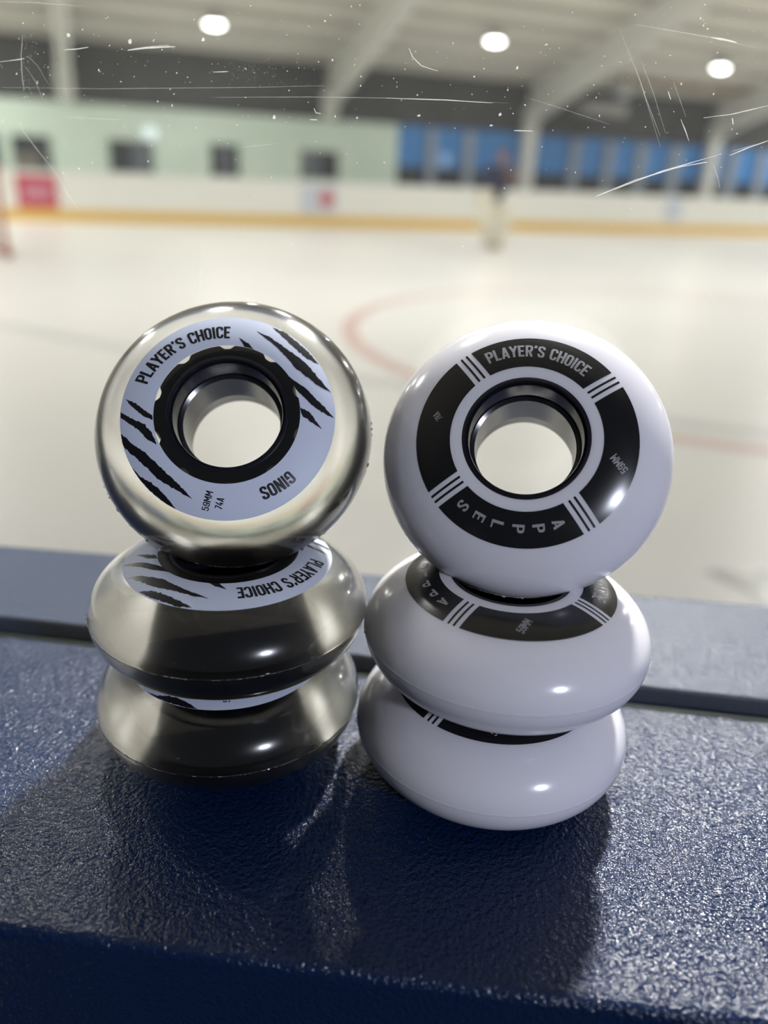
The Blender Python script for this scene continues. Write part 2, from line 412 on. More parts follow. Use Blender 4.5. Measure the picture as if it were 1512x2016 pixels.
# steel frames: column at the far wall, tapered rafter rising towards the viewer
FR = [(-7.95, 'leftmost white steel roof frame, above the pale green wall'),
      (-1.05, 'white steel roof frame rising above the green wall near the middle of the photo'),
      (5.45, 'white steel roof frame whose column stands behind and right of the player'),
      (12.75, 'white steel roof frame nearest the right edge, its column against the blue panelling')]
for s, lab in FR:
    r = root('roof_frame', rk(s, WALL_O+0.22, ICE_Z), RA); tag(r, lab, 'steel frame', 'steel roof frames')
    base = WALL_O+0.22
    def y(o): return -(o-base)
    hz = -ICE_Z
    bm = bmesh.new()
    top = roof_z(base)+hz-.22
    if s > 1:
        box(bm, -0.20, 0.20, -0.15, 0.13, 0, top-.5, 0)
    else:
        box(bm, -0.20, 0.20, -0.15, 0.13, ZG+hz+.1, top-.5, 0)
    from_bm('column', bm, M['steel'], r)
    bm = bmesh.new()
    def sec(o, dep, w):
        zt = roof_z(o)+hz-.18; zb = zt-dep
        return [(-w, y(o), zb), (w, y(o), zb), (w, y(o), zt), (-w, y(o), zt)]
    P = [(base-.12, 1.25), (base+.5, 1.0), (3.0, .80), (9.0, .62)]
    for (o0, d0), (o1, d1) in zip(P, P[1:]):
        prism(bm, sec(o0, d0, .05), sec(o1, d1, .05))
    from_bm('rafter_web', bm, M['steel'], r)
    bm = bmesh.new()
    for (o0, d0), (o1, d1) in zip(P, P[1:]):
        a, b_ = sec(o0, d0, .15), sec(o1, d1, .15)
        lo = lambda q: [q[0], q[1], (q[1][0], q[1][1], q[1][2]+.05), (q[0][0], q[0][1], q[0][2]+.05)]
        prism(bm, lo(a), lo(b_))
    from_bm('rafter_flange', bm, M['steel'], r)

# ceiling lamps in the picture
for (s, o, z), w in zip(LAMPS, ('left one of the row, above the green wall', 'middle one of the row, above the player', 'right one of the row, beside the brown timber')):
    r = root('ceiling_lamp', rk(s, o, z), RA); tag(r, 'round bright ceiling lamp, '+w, 'lamp', 'high-bay lamps')
    bm = bmesh.new()
    g = bmesh.ops.create_cone(bm, cap_ends=True, segments=32, radius1=.25, radius2=.12, depth=.22)
    bmesh.ops.translate(bm, verts=g['verts'], vec=(0, 0, .03))
    from_bm('housing', bm, M['lamp_shell'], r)
    bm = bmesh.new()
    g = bmesh.ops.create_uvsphere(bm, u_segments=32, v_segments=12, radius=.21)
    for v in bm.verts: v.co.z = v.co.z*.35-.075 if v.co.z < 0 else -.075+v.co.z*.02
    from_bm('lens', bm, M['lens'], r, True)
    bm = bmesh.new(); tube(bm, [(0, 0, .13), (0, 0, roof_z(o)-z)], .012, 8)
    from_bm('hanger', bm, M['lamp_shell'], r)

# heater box and the brown timber under the roof at the right
r = root('unit_heater', rk(7.4, -2.0, 2.16), RA); tag(r, 'grey unit heater hanging below the roof between the two right columns', 'heater')
box_obj('casing', -.82, .82, -.3, .3, 0, .34, M['heater'], r, .03)
bm = bmesh.new()
for k in range(6): box(bm, -.7, .7, -.325, -.298, .04+k*.05, .06+k*.05)
from_bm('grille', bm, M['purlin'], r)
for sx in (-.7, .7):
    bm = bmesh.new(); tube(bm, [(sx, 0, .33), (sx, 0, roof_z(-2.0)-2.16)], .012, 8)
    from_bm('hanger', bm, M['heater'], r)
r = root('loudspeaker', rk(7.85, -1.6, 2.82), RA); tag(r, 'small pale round loudspeaker hanging under the roof above the grey heater', 'loudspeaker')
bm = bmesh.new(); g = bmesh.ops.create_cone(bm, cap_ends=True, segments=24, radius1=.24, radius2=.12, depth=.26)
from_bm('horn', bm, M['board_cap'], r)
bm = bmesh.new(); tube(bm, [(0, 0, .1), (0, 0, roof_z(-1.6)-2.84)], .015, 8); from_bm('bracket', bm, M['heater'], r)
r = root('timber_beam', rk(11.0, -1.75, 3.10), RA); tag(r, 'brown timber beam running under the roof at the right', 'beam')
box_obj('beam', -3.2, 3.4, -.08, .08, 0, .22, M['timber'], r)
for sx in (-3, 0, 3):
    box_obj('hanger', sx-.05, sx+.05, -.1, .1, -.01, roof_z(-1.75)-3.10-.02, M['steel'], r)

# hockey goal at the left
gr = root('hockey_goal', rk(-9.11, 8.17, ICE_Z), RA)
tag(gr, 'red hockey goal with cream netting, cut by the left edge of the photo', 'hockey goal')
bm = bmesh.new()
tube(bm, [(0, 0, 0), (0, 0, 1.17), (-.06, 0, 1.215), (-1.77, 0, 1.215), (-1.83, 0, 1.17), (-1.83, 0, 0)], .035, 12)
from_bm('goal_mouth', bm, M['goal_red'], gr, True)
bm = bmesh.new()
tube(bm, [(0, 0, .03), (.05, .5, .03), (-.25, 1.0, .03), (-.92, 1.12, .03), (-1.6, 1.0, .03), (-1.88, .5, .03), (-1.83, 0, .03)], .03, 10)
from_bm('base_rail', bm, M['goal_red'], gr, True)
bm = bmesh.new()
tube(bm, [(0, 0, 1.2), (-.15, .35, 1.2), (-.92, .5, 1.2), (-1.68, .35, 1.2), (-1.83, 0, 1.2)], .025, 10)
from_bm('top_rail', bm, M['goal_red'], gr, True)
bm = bmesh.new()
def netpt(u, v):      # u round the back, v bottom to top
    lowp = [(0, 0), (.03, .5), (-.25, 1.0), (-.92, 1.12), (-1.6, 1.0), (-1.86, .5), (-1.83, 0)]
    upp = [(0, 0), (-.06, .2), (-.35, .42), (-.92, .5), (-1.48, .42), (-1.77, .2), (-1.83, 0)]
    f = u*6; i = min(5, int(f)); f -= i
    a = [lowp[i][k]*(1-f)+lowp[i+1][k]*f for k in (0, 1)]; b_ = [upp[i][k]*(1-f)+upp[i+1][k]*f for k in (0, 1)]
    return Vector((a[0]*(1-v)+b_[0]*v, a[1]*(1-v)+b_[1]*v, .05+1.14*v))
for k in range(49):
    tube(bm, [netpt(k/48, j/6) for j in range(7)], .007, 4)
for j in range(21):
    tube(bm, [netpt(k/24, j/20) for k in range(25)], .007, 4)
from_bm('net', bm, M['net'], gr)

# ------------------------------------------------------------------ the player
def skin(name, J, E_, mats, parent, sub=2):
    """continuous limb surface grown round connected joints: J = {name: (x, y, z, r)}"""
    me = bpy.data.meshes.new(name+'_rig'); keys = list(J)
    me.from_pydata([J[k][:3] for k in keys], [(keys.index(a), keys.index(b_)) for a, b_ in E_], [])
    o = bpy.data.objects.new(name+'_rig', me); COL.objects.link(o)
    sm = o.modifiers.new('s', 'SKIN'); sm.use_smooth_shade = True
    for i, k in enumerate(keys):
        rr = J[k][3]; rr = rr if isinstance(rr, tuple) else (rr, rr)
        me.skin_vertices[0].data[i].radius = rr
        me.skin_vertices[0].data[i].use_root = (i == 0)
    ss = o.modifiers.new('u', 'SUBSURF'); ss.levels = sub; ss.render_levels = sub
    dg = bpy.context.evaluated_depsgraph_get(); dg.update()
    out = bpy.data.meshes.new_from_object(o.evaluated_get(dg))
    bpy.data.objects.remove(o); bpy.data.meshes.remove(me)
    out.materials.clear()
    return link(name, out, mats, parent, True)
pr = root('person', rk(-0.53, 6.16, ICE_Z), RA+0.10)
tag(pr, 'hockey player in navy jersey and cream leg pads on skates out on the ice', 'person')
J = {'pel': (0, .10, .98, .15), 'sp': (.02, .02, 1.16, .145), 'ch': (.03, -.08, 1.38, .16), 'nk': (.04, -.14, 1.53, .06), 'h1': (.05, -.19, 1.60, .075),
     'h2': (.05, -.20, 1.70, .095), 'h3': (.05, -.19, 1.78, .075),
     'ls': (-.19, -.08, 1.42, .075), 'le': (-.38, -.14, 1.19, .052), 'lw': (-.42, -.34, 1.02, .034), 'lp': (-.42, -.40, .97, .04),
     'rs': (.23, -.08, 1.42, .075), 're': (.36, -.20, 1.20, .052), 'rw': (.17, -.38, 1.34, .034), 'rp': (.12, -.42, 1.38, .04),
     'lh': (-.11, .10, .92, .11), 'lk': (-.17, -.16, .55, .075), 'la': (-.02, .05, .15, .05), 'lt': (.0, -.12, .09, .04),
     'rh': (.12, .10, .92, .11), 'rk': (.17, -.16, .55, .075), 'ra': (.15, .02, .15, .05), 'rt': (.17, -.16, .09, .04)}
E_ = [('pel', 'sp'), ('sp', 'ch'), ('ch', 'nk'), ('nk', 'h1'), ('h1', 'h2'), ('h2', 'h3'), ('ch', 'ls'), ('ls', 'le'), ('le', 'lw'), ('lw', 'lp'),
      ('ch', 'rs'), ('rs', 're'), ('re', 'rw'), ('rw', 'rp'), ('pel', 'lh'), ('lh', 'lk'), ('lk', 'la'), ('la', 'lt'), ('pel', 'rh'), ('rh', 'rk'), ('rk', 'ra'), ('ra', 'rt')]
for sd, (px, py, pz), dv in (('l', (-.42, -.40, .97), Vector((-.1, -.5, -.8))), ('r', (.12, -.42, 1.38), Vector((-.6, -.4, .5)))):
    dv.normalize(); side = dv.cross(Vector((0, 1, 0))).normalized()
    for k in range(4):
        q = Vector((px, py, pz))+side*(k-1.5)*.022
        L = (.070, .080, .075, .058)[k]
        J[f'{sd}f{k}a'] = (*(q+dv*.045), .011); J[f'{sd}f{k}b'] = (*(q+dv*(.045+L*.55)+Vector((0, -.012, 0))), .010)
        J[f'{sd}f{k}c'] = (*(q+dv*(.045+L)+Vector((0, .012, -.004))), .008)
        E_ += [(f'{sd}p', f'{sd}f{k}a'), (f'{sd}f{k}a', f'{sd}f{k}b'), (f'{sd}f{k}b', f'{sd}f{k}c')]
    q = Vector((px, py, pz))-side*.045
    J[f'{sd}th1'] = (*(q+dv*.01), .013); J[f'{sd}th2'] = (*(q+dv*.055-side*.012), .010)
    E_ += [(f'{sd}p', f'{sd}th1'), (f'{sd}th1', f'{sd}th2')]
body = skin('body', J, E_, M['skin'], pr)
for v in body.data.vertices:      # nose, brow hollows, mouth and ears shaped out of the head itself
    c = v.co
    if c.z > 1.58 and c.y < -.22:
        c.y -= .028*math.exp(-((c.x-.05)/.016)**2-((c.z-1.675)/.028)**2)
        c.y -= .010*math.exp(-((c.x-.05)/.030)**2-((c.z-1.628)/.012)**2)
        for sx in (-.04, .04): c.y += .010*math.exp(-((c.x-.05-sx)/.020)**2-((c.z-1.708)/.014)**2)
    if c.z > 1.6:
        for sx in (-1, 1):
            if (c.x-.05)*sx > .04: c.x += sx*.022*math.exp(-((c.y+.19)/.022)**2-((c.z-1.685)/.03)**2)
for sx in (-.04, .04):
    bm = bmesh.new(); g = bmesh.ops.create_uvsphere(bm, u_segments=12, v_segments=8, radius=.013)
    for v in bm.verts: v.co += Vector((.05+sx, -.272, 1.708))
    from_bm('eye', bm, M['net'], pr, True)
bm = bmesh.new(); g = bmesh.ops.create_uvsphere(bm, u_segments=24, v_segments=16, radius=.107)
for v in bm.verts: v.co = Vector((.05+v.co.x, -.175+v.co.y*1.08, 1.73+v.co.z*1.0))
bmesh.ops.delete(bm, geom=[v for v in bm.verts if v.co.z < 1.70 or (v.co.y < -.25 and v.co.z < 1.775)], context='VERTS')
from_bm('hair', bm, M['hair'], pr, True)
skin('jersey', {'z': (-.01, .06, .86, .23), 'a': (0, .06, .99, .255), 'b': (.02, .0, 1.16, .27), 'c': (.03, -.06, 1.36, .27), 'd': (.04, -.13, 1.50, .09),
                'l': (-.22, -.08, 1.43, .115), 'l1': (-.40, -.14, 1.20, .09), 'l2': (-.42, -.28, 1.08, .075),
                'r': (.26, -.08, 1.43, .115), 'r1': (.38, -.20, 1.21, .09), 'r2': (.25, -.32, 1.28, .075)},
     [('z', 'a'), ('a', 'b'), ('b', 'c'), ('c', 'd'), ('c', 'l'), ('l', 'l1'), ('l1', 'l2'), ('c', 'r'), ('r', 'r1'), ('r1', 'r2')], M['navy_cloth'], pr)
skin('trousers', {'p': (0, .10, .95, .19), 'l': (-.12, .06, .86, .15), 'l1': (-.16, -.14, .60, .105), 'r': (.13, .06, .86, .15), 'r1': (.16, -.14, .60, .105)},
     [('p', 'l'), ('l', 'l1'), ('p', 'r'), ('r', 'r1')], M['cream_pad'], pr)
for sx, nm in ((-1, 'l'), (1, 'r')):
    bm = bmesh.new()
    kx = .17*sx; ax = (.0 if sx < 0 else .16)
    secs = [(kx*1.15, -.20, .88, .165, .07), (kx, -.27, .58, .165, .085), (kx*.6+ax*.4, -.17, .36, .145, .075), (ax, -.06, .12, .12, .06), (ax, -.11, .04, .11, .05)]
    rings = []
    for (cx, cy_, cz, w, d) in secs:
        rings.append([(cx-w, cy_+d, cz), (cx-w, cy_-d*.6, cz), (cx-w*.6, cy_-d, cz), (cx+w*.6, cy_-d, cz), (cx+w, cy_-d*.6, cz), (cx+w, cy_+d, cz)])
    for a, b_ in zip(rings, rings[1:]): prism(bm, a, b_)
    from_bm('leg_pad', bm, M['cream_pad'], pr)
    bm = bmesh.new()
    tube(bm, [(ax, .13, .10), (ax, .03, .10), (ax, -.10, .085), (ax, -.19, .075)], [.05, .06, .05, .035], 12)
    tube(bm, [(ax, .06, .10), (ax, .07, .24)], [.055, .06], 12)
    sk = from_bm('skate', bm, M['skate'], pr, True)
    bm = bmesh.new(); box(bm, ax-.004, ax+.004, -.19, .14, 0, .035)
    from_bm('blade', bm, M['blade'], sk)
bm = bmesh.new(); box(bm, -.60, -.30, -.50, -.42, .50, 1.12, 0, .02); from_bm('blocker_glove', bm, M['cream_pad'], pr)
bm = bmesh.new(); g = bmesh.ops.create_uvsphere(bm, u_segments=24, v_segments=14, radius=1)
for v in bm.verts: v.co = Vector((.07+v.co.x*.155, -.47+v.co.y*.075+.5*(v.co.x*.17)**2, 1.36+v.co.z*.16))
from_bm('catching_glove', bm, M['brown_leather'], pr, True)

# ------------------------------------------------------------------ NEAR SIDE: boards, ledge, clear sheet
T = lambda deg: math.tan(math.radians(deg))
def line(y0, slope): return lambda x: (y0 + x*1000*T(slope))*MM
lip, gf, gb, back = line(86.4, -5.06), line(169.7, -6.56), line(179.1, -6.40), line(230.1, -4.17)
XL, XR_ = -0.9, 0.9
bm = bmesh.new()
prism(bm, [(XL, lip(XL)+.012, ICE_Z), (XL, back(XL)-.012, ICE_Z), (XL, back(XL)-.012, -.030), (XL, lip(XL)+.012, -.030)],
      [(XR_, lip(XR_)+.012, ICE_Z), (XR_, back(XR_)-.012, ICE_Z), (XR_, back(XR_)-.012, -.030), (XR_, lip(XR_)+.012, -.030)])
struct(from_bm('wall_front', bm, M['near_board']))
lr = root('boards_ledge', (0, 0.13, -0.030)); tag(lr, 'navy blue pebbled plastic ledge carrying both stacks of wheels', 'ledge')
OFF = Vector((0, -0.13, 0.030))
def extr(prof, name, m_, parent):
    bm = bmesh.new()
    A = [Vector((XL, f(XL), z))+OFF for f, z in prof]; B = [Vector((XR_, f(XR_), z))+OFF for f, z in prof]
    prism(bm, A, B); bmesh.ops.recalc_face_normals(bm, faces=bm.faces)
    return from_bm(name, bm, m_, parent)
def sh(f, d): return lambda x: f(x)+d*MM
front = [(lip, -.030), (lip, -.002)]
for k in range(1, 7):
    a = PI/2*k/6; front.append((sh(lip, 2-2*math.cos(a)), (-.0020+.0020*math.sin(a))))
front += [(sh(gf, -.8), 0.0), (sh(gf, -.2), -.0003), (gf, -.001), (gf, -.030)]
fo = extr(front, 'front_cap', M['ledge'], lr)
extr([(gb, -.030), (gb, -.0008), (sh(gb, .5), 0.0), (sh(back, -4), 0.0), (sh(back, -1), -.0012), (back, -.004), (back, -.030)], 'rear_cap', M['rear_cap'], lr)
extr([(sh(gf, .05), -.030), (sh(gf, .05), -.0040), (sh(gf, 4.0), -.0025), (sh(gf, 6.2), -.0035), (sh(gf, 6.2), -.030)], 'glazing_gasket', M['gasket'], lr)

gfront = line(176.6, -6.40); gback = line(179.0, -6.40)
gr_ = root('clear_sheet', (0, gfront(0), -0.008)); tag(gr_, 'scratched clear plastic shield standing in the ledge groove behind the wheels', 'rink shield')
OG = Vector((0, -gfront(0), 0.008))
bm = bmesh.new()
prism(bm, [Vector(p)+OG for p in ((XL, gfront(XL), -.008), (XL, gback(XL), -.008), (XL, gback(XL), .9), (XL, gfront(XL), .9))],
      [Vector(p)+OG for p in ((XR_, gfront(XR_), -.008), (XR_, gback(XR_), -.008), (XR_, gback(XR_), .9), (XR_, gfront(XR_), .9))])
bmesh.ops.recalc_face_normals(bm, faces=bm.faces)
from_bm('sheet', bm, M['pane'], gr_)
# scratches and specks: positions along the sheet in metres (x along, z up)
tg = T(-6.40)
def on_sheet(u, v):
    d = FW + XR*((u-756)/F_PX) + DR*((v-1008)/F_PX)
    t = (gfront(0)-CAM.y + tg*CAM.x)/(d.y - tg*d.x)
    return CAM + d*t
SCR = [([(0, 4), (60, 5), (170, 13)], 1.6, 1), ([(0, 122), (40, 117), (48, 115)], 2.0, 0), ([(45, 70), (42, 110), (44, 150), (48, 180)], 2.4, 1),
       ([(0, 172), (200, 175), (500, 172), (640, 169)], 1.3, 1), ([(415, 192), (600, 191), (756, 193), (1000, 203)], 1.4, 1), ([(420, 142), (450, 141)], 1.6, 0),
       ([(252, 99), (290, 94), (346, 92)], 3.6, 0), ([(262, 96), (330, 89), (345, 97)], 2.4, 1), ([(128, 98), (150, 97), (175, 93)], 2.4, 0),
       ([(40, 250), (70, 290), (110, 340)], 2.0, 1), ([(110, 340), (135, 385), (160, 420)], 1.5, 1),
       ([(805, 95), (812, 112), (830, 130), (862, 140)], 1.6, 0), ([(1250, 48), (1330, 62), (1405, 75), (1490, 95)], 2.0, 1), ([(1400, 74), (1430, 79), (1450, 84)], 4.5, 0),
       ([(1172, 387), (1250, 355), (1330, 330), (1392, 319)], 2.8, 0), ([(1210, 373), (1300, 338), (1420, 303)], 1.8, 0), ([(1436, 306), (1475, 290), (1512, 277)], 2.2, 0),
       ([(1440, 298), (1500, 281)], 1.6, 1), ([(1385, 232), (1440, 225), (1512, 208)], 1.8, 0), ([(1012, 257), (1050, 258)], 2.0, 0), ([(760, 193), (880, 197), (970, 203)], 1.6, 0),
       ([(1250, 130), (1270, 190), (1300, 270)], 1.6, 1), ([(1262, 120), (1285, 180), (1310, 262)], 1.4, 1), ([(1340, 235), (1350, 260), (1356, 278)], 2.0, 0),
       ([(1315, 180), (1320, 196)], 1.8, 0), ([(1404, 325), (1413, 350), (1417, 372)], 1.6, 1), ([(1441, 232), (1443, 245)], 2.4, 0),
       ([(1325, 160), (1350, 230)], 1.2, 1), ([(1220, 60), (1260, 160), (1300, 290)], 1.3, 1), ([(395, 480), (398, 520), (392, 575)], 1.2, 1),
       ([(610, 235), (625, 236)], 2.0, 0), ([(618, 213), (622, 222), (632, 224)], 1.6, 0), ([(475, 290), (560, 282)], 1.0, 1), ([(55, 110), (75, 130), (95, 165)], 1.2, 1),
       ([(50, 130), (70, 160), (85, 195)], 1.2, 1), ([(120, 230), (240, 236)], 1.0, 1), ([(1030, 190), (1110, 215), (1200, 245)], 1.0, 1)]
V, F_, I_ = [], [], []
DEPTH = 0.19
def add_strip(pts, w, mi):
    P = []
    for a, b_ in zip(pts, pts[1:]):
        for k in range(4): P.append((a[0]+(b_[0]-a[0])*k/4, a[1]+(b_[1]-a[1])*k/4))
    P.append(pts[-1]); n = len(P); ids = []
    for i, (u, v) in enumerate(P):
        tx, ty = P[min(i+1, n-1)][0]-P[max(i-1, 0)][0], P[min(i+1, n-1)][1]-P[max(i-1, 0)][1]
        L = math.hypot(tx, ty) or 1; hw = w*.5*(.35+.65*math.sin(PI*(i+.4)/(n-.2)))*random.uniform(.7, 1.2)
        for sg in (-1, 1):
            q = on_sheet(u-ty/L*hw*sg, v+tx/L*hw*sg); q.y -= .00012
            V.append(q+OG); ids.append(len(V)-1)
    for i in range(n-1):
        F_.append((ids[2*i], ids[2*i+1], ids[2*i+3], ids[2*i+2])); I_.append(mi)
for pts, w, mi in SCR: add_strip(pts, w, mi)
def speck(u, v, r, mi):
    c = len(V); n = 6; a0 = random.random()*6; e = random.uniform(.5, 1.6)
    for k in range(n):
        a = a0+2*PI*k/n; rr = r*random.uniform(.6, 1.2)
        q = on_sheet(u+math.cos(a)*rr, v+math.sin(a)*rr*e); q.y -= .00012; V.append(q+OG)
    F_.append(tuple(range(c, c+n))); I_.append(mi)
for _ in range(520):
    u, v = random.uniform(-80, 1600), abs(random.gauss(0, 190))+random.uniform(-40, 120)
    speck(u, v, random.choice((.7, .8, 1.0, 1.3, 1.7)), random.choice((0, 0, 1)))
for _ in range(150): speck(random.gauss(500, 45), random.gauss(135, 22)-.2*(random.random()-.5), random.uniform(.5, 1.0), 1)
for _ in range(90): speck(random.gauss(52, 8), random.uniform(70, 200), random.uniform(.6, 1.1), 1)
for _ in range(60): speck(random.uniform(0, 1512), random.uniform(420, 600), random.uniform(.6, 1.0), 1)
for u, v, r in ((135, 70, 4.5), (256, 82, 3.5), (540, 231, 4), (984, 226, 4), (967, 247, 3.5), (400, 78, 3.5), (1018, 135, 3), (1393, 57, 3.5), (825, 228, 4)): speck(u, v, r, 0)
from_data('scratches', V, F_, [M['scratch'], M['scratch_faint']], gr_, I_)
gr_.children[-1]['label'] = 'white scratches and specks'

# ------------------------------------------------------------------ WHEELS (millimetres inside, scaled to metres when meshed)
R, HW, R0, PW = 29.5, 12.0, 12.364, 1.944
def zsurf(r):
    if r <= R0: return HW
    q = 1-((r-R0)/(R-R0))**PW
    return HW*max(q, 0)**(1/PW)
def nsurf(r):
    e = 0.05; dz = (zsurf(r+e)-zsurf(r-e))/(2*e); L = math.hypot(dz, 1)
    return -dz/L, 1/L
def onsurf(x, y_, lift):
    r = math.hypot(x, y_); nr, nz = nsurf(r)
    return Vector(((x+nr*lift*x/r)*MM, (y_+nr*lift*y_/r)*MM, (zsurf(r)+nz*lift)*MM))

def tyre_profile():
    P = []
    n = 34
    for k in range(n):
        t = PI/2*k/n
        P.append((R0+(R-R0)*math.sin(t)**(2/PW), HW*math.cos(t)**(2/PW)))
    P = [p for p in P if p[1] > 0.75]
    eq = [(zz, (R0+(R-R0)*(1-(zz/HW)**PW)**(1/PW))) for zz in (.55, .35, .22, .12)]
    half = P+[(r, z) for z, r in eq]
    full = half+[(R, 0.0)]+[(r, -z) for r, z in half[::-1]]
    full = [(11.9, 11.6), (12.05, 11.95)]+full+[(12.05, -11.95), (11.9, -11.6)]
    return full
TP = tyre_profile()
def make_tyre(name, m_, parent, seed):
    random.seed(seed); ph = [random.uniform(0, 50) for _ in range(3)]
    def rf(j, r, z, th):
        if abs(z) < 0.3 and r > 25:
            c, s = math.cos(th)*9, math.sin(th)*9
            a = noise.noise((c*3+ph[0], s*3, ph[1])); b_ = noise.noise((c*9, s*9+ph[2], 3.3)); g = noise.noise((c*.5+ph[1], s*.5, 1.7))
            h = .07+.07*a+max(0, b_-.2)*.75*(1 if g > 0 else .2)
            r += max(.01, h)*(1-abs(z)/.3)
        return r, z
    prof = [(r*MM, z*MM) for r, z in TP]
    def rf2(j, r, z, th):
        q = rf(j, r/MM, z/MM, th); return q[0]*MM, q[1]*MM
    return revolve(name, prof, 420, m_, parent, rf2)
def make_seam(name, m_, parent, seed):
    """thin broken line of moulding flash round the running surface"""
    V, F = [], []; n = 900
    for k in range(n):
        th = 2*PI*k/n; c, s = math.cos(th), math.sin(th)
        a = noise.noise((c*60+seed, s*60, 1.0)); b_ = noise.noise((c*5, s*5+seed, 4.0)); z0 = .06*noise.noise((c*14, s*14, seed+2))
        w = max(.012, .055+.09*a+.05*b_); r = R+.03+.05*max(0, a)+.02
        for dz, dr in ((-w, -.10), (-w*.5, .02), (w*.5, .02), (w, -.10)):
            V.append(((r+dr)*c*MM, (r+dr)*s*MM, (z0+dz)*MM))
    for k in range(n):
        p, q = k*4, ((k+1) % n)*4
        for j in range(3): F.append((p+j, q+j, q+j+1, p+j+1))
    return from_data(name, V, F, m_, parent)
def make_hub(name, m_, parent, flange):
    half = [(11.55, 12.03), (12.25, 12.03), (12.55, 11.85), (12.6, 11.4)]
    inner = [(10.1, 4.9), (10.9, 5.3), (11.0, 5.6), (11.0, 11.1), (11.2, 11.6)]
    prof = [(10.1, -4.9)]+inner+half+[(r, -z) for r, z in half[::-1]]+[(r, -z) for r, z in inner[::-1]][:-1]
    o = revolve(name, [(r*MM, z*MM) for r, z in prof], 128, m_, parent)
    if flange:
        prof2 = [(12.3, 11.75), (14.3, 11.55), (14.75, 11.2), (14.7, 0.5), (13.2, -1.5), (12.3, -2.0)]
        def lobes(j, r, z, th):
            if r > 13*MM:
                q = math.cos(10*(th-math.radians(93)))
                d = max(0, (q-.45)/.55); d = d*d*(3-2*d)
                r -= 0.75*d*MM
            return r, z
        f = revolve('flange', [(r*MM, z*MM) for r, z in prof2], 240, m_, None, lobes)
        bm = bmesh.new(); bm.from_mesh(o.data); n0 = len(bm.faces); bm.from_mesh(f.data)
        for k, fc in enumerate(bm.faces):
            rr = [math.hypot(v.co.x, v.co.y) for v in fc.verts]
            fc.material_index = 1 if k >= n0 or min(rr) > 12.5*MM else 0
        bm.to_mesh(o.data); bm.free()
        bpy.data.objects.remove(f); o.data.materials.append(M['black_core'])
    return o

# ---- lettering drawn as strokes: a condensed upright face, cap height 1
LO, HI, a_, b2, md = .075, .925, .075, .365, .22
def loop(x0, x1, y0, y1, r=.14):
    P = []
    for cx, cy_, s in ((x1-r, y1-r, 0), (x0+r, y1-r, 1), (x0+r, y0+r, 2), (x1-r, y0+r, 3)):
        for k in range(5):
            t = PI/2*(s+k/4); P.append((cx+r*math.cos(t), cy_+r*math.sin(t)))
    return P+[P[0]]
def rot(P, n): return P
LP = loop(a_, b2, LO, HI)
GL = {
 'P': (.44, [[(a_, 0), (a_, 1)], [(a_, HI), (.24, HI), (.33, .89), (b2, .80), (b2, .60), (.33, .50), (.24, .46), (a_, .46)]]),
 'L': (.40, [[(a_, 1), (a_, 0)], [(a_, LO), (.38, LO)]]),
 'A': (.47, [[(.06, 0), (.235, 1)], [(.235, 1), (.41, 0)], [(.12, .25), (.35, .25)]]),
 'Y': (.46, [[(.05, 1), (.23, .46)], [(.41, 1), (.23, .46)], [(.23, .5), (.23, 0)]]),
 'E': (.41, [[(a_, 0), (a_, 1)], [(a_, HI), (.38, HI)], [(a_, .5), (.34, .5)], [(a_, LO), (.38, LO)]]),
 'R': (.45, [[(a_, 0), (a_, 1)], [(a_, HI), (.24, HI), (.33, .89), (b2, .80), (b2, .62), (.33, .52), (.24, .48), (a_, .48)], [(.23, .48), (.38, 0)]]),
 "'": (.20, [[(.11, 1.0), (.11, .88), (.06, .76)]]),
 'S': (.44, [[(b2, .70), (b2, .80), (.33, .89), (.24, HI), (.20, HI), (.11, .89), (a_, .80), (a_, .70), (.10, .61), (.34, .40), (b2, .30), (b2, .20), (.33, .11), (.24, LO), (.20, LO), (.11, .11), (a_, .20), (a_, .30)]]),
 ' ': (.24, []),
 'C': (.44, [[(b2, .68), (b2, .80), (.33, .89), (.24, HI), (.20, HI), (.11, .89), (a_, .80), (a_, .20), (.11, .11), (.20, LO), (.24, LO), (.33, .11), (b2, .20), (b2, .32)]]),
 'H': (.46, [[(a_, 0), (a_, 1)], [(b2+.02, 0), (b2+.02, 1)], [(a_, .5), (b2+.02, .5)]]),
 'O': (.45, [LP]),
 'I': (.19, [[(.09, 0), (.09, 1)]]),
 'G': (.45, [[(b2, .68), (b2, .80), (.33, .89), (.24, HI), (.20, HI), (.11, .89), (a_, .80), (a_, .20), (.11, .11), (.20, LO), (.24, LO), (.33, .11), (b2, .20), (b2, .47), (.22, .47)]]),
 'N': (.48, [[(a_, 0), (a_, 1)], [(a_, 1), (b2+.03, 0)], [(b2+.03, 0), (b2+.03, 1)]]),
 'M': (.58, [[(a_, 0), (a_, 1)], [(a_, 1), (.285, .32)], [(.285, .32), (.495, 1)], [(.495, 1), (.495, 0)]]),
 '5': (.44, [[(.36, HI), (a_, HI), (a_, .53), (.12, .57), (.24, .60), (.33, .55), (b2, .47), (b2, .20), (.33, .11), (.24, LO), (.20, LO), (.11, .11), (a_, .20), (a_, .26)]]),
 '9': (.44, [loop(a_, b2, .42, HI), [(b2, .75), (b2, .20), (.33, .11), (.24, LO), (.20, LO), (.11, .11), (a_, .20), (a_, .26)]]),
 '7': (.42, [[(.04, HI), (.37, HI)], [(.37, HI), (.15, 0)]]),
 '4': (.46, [[(.26, 1), (.06, .26)], [(.06, .26), (.42, .26)], [(.31, .52), (.31, 0)]]),
 '8': (.44, [loop(a_+.01, b2-.01, .50, HI, .13), loop(a_, b2, LO, .50, .14)]),
}
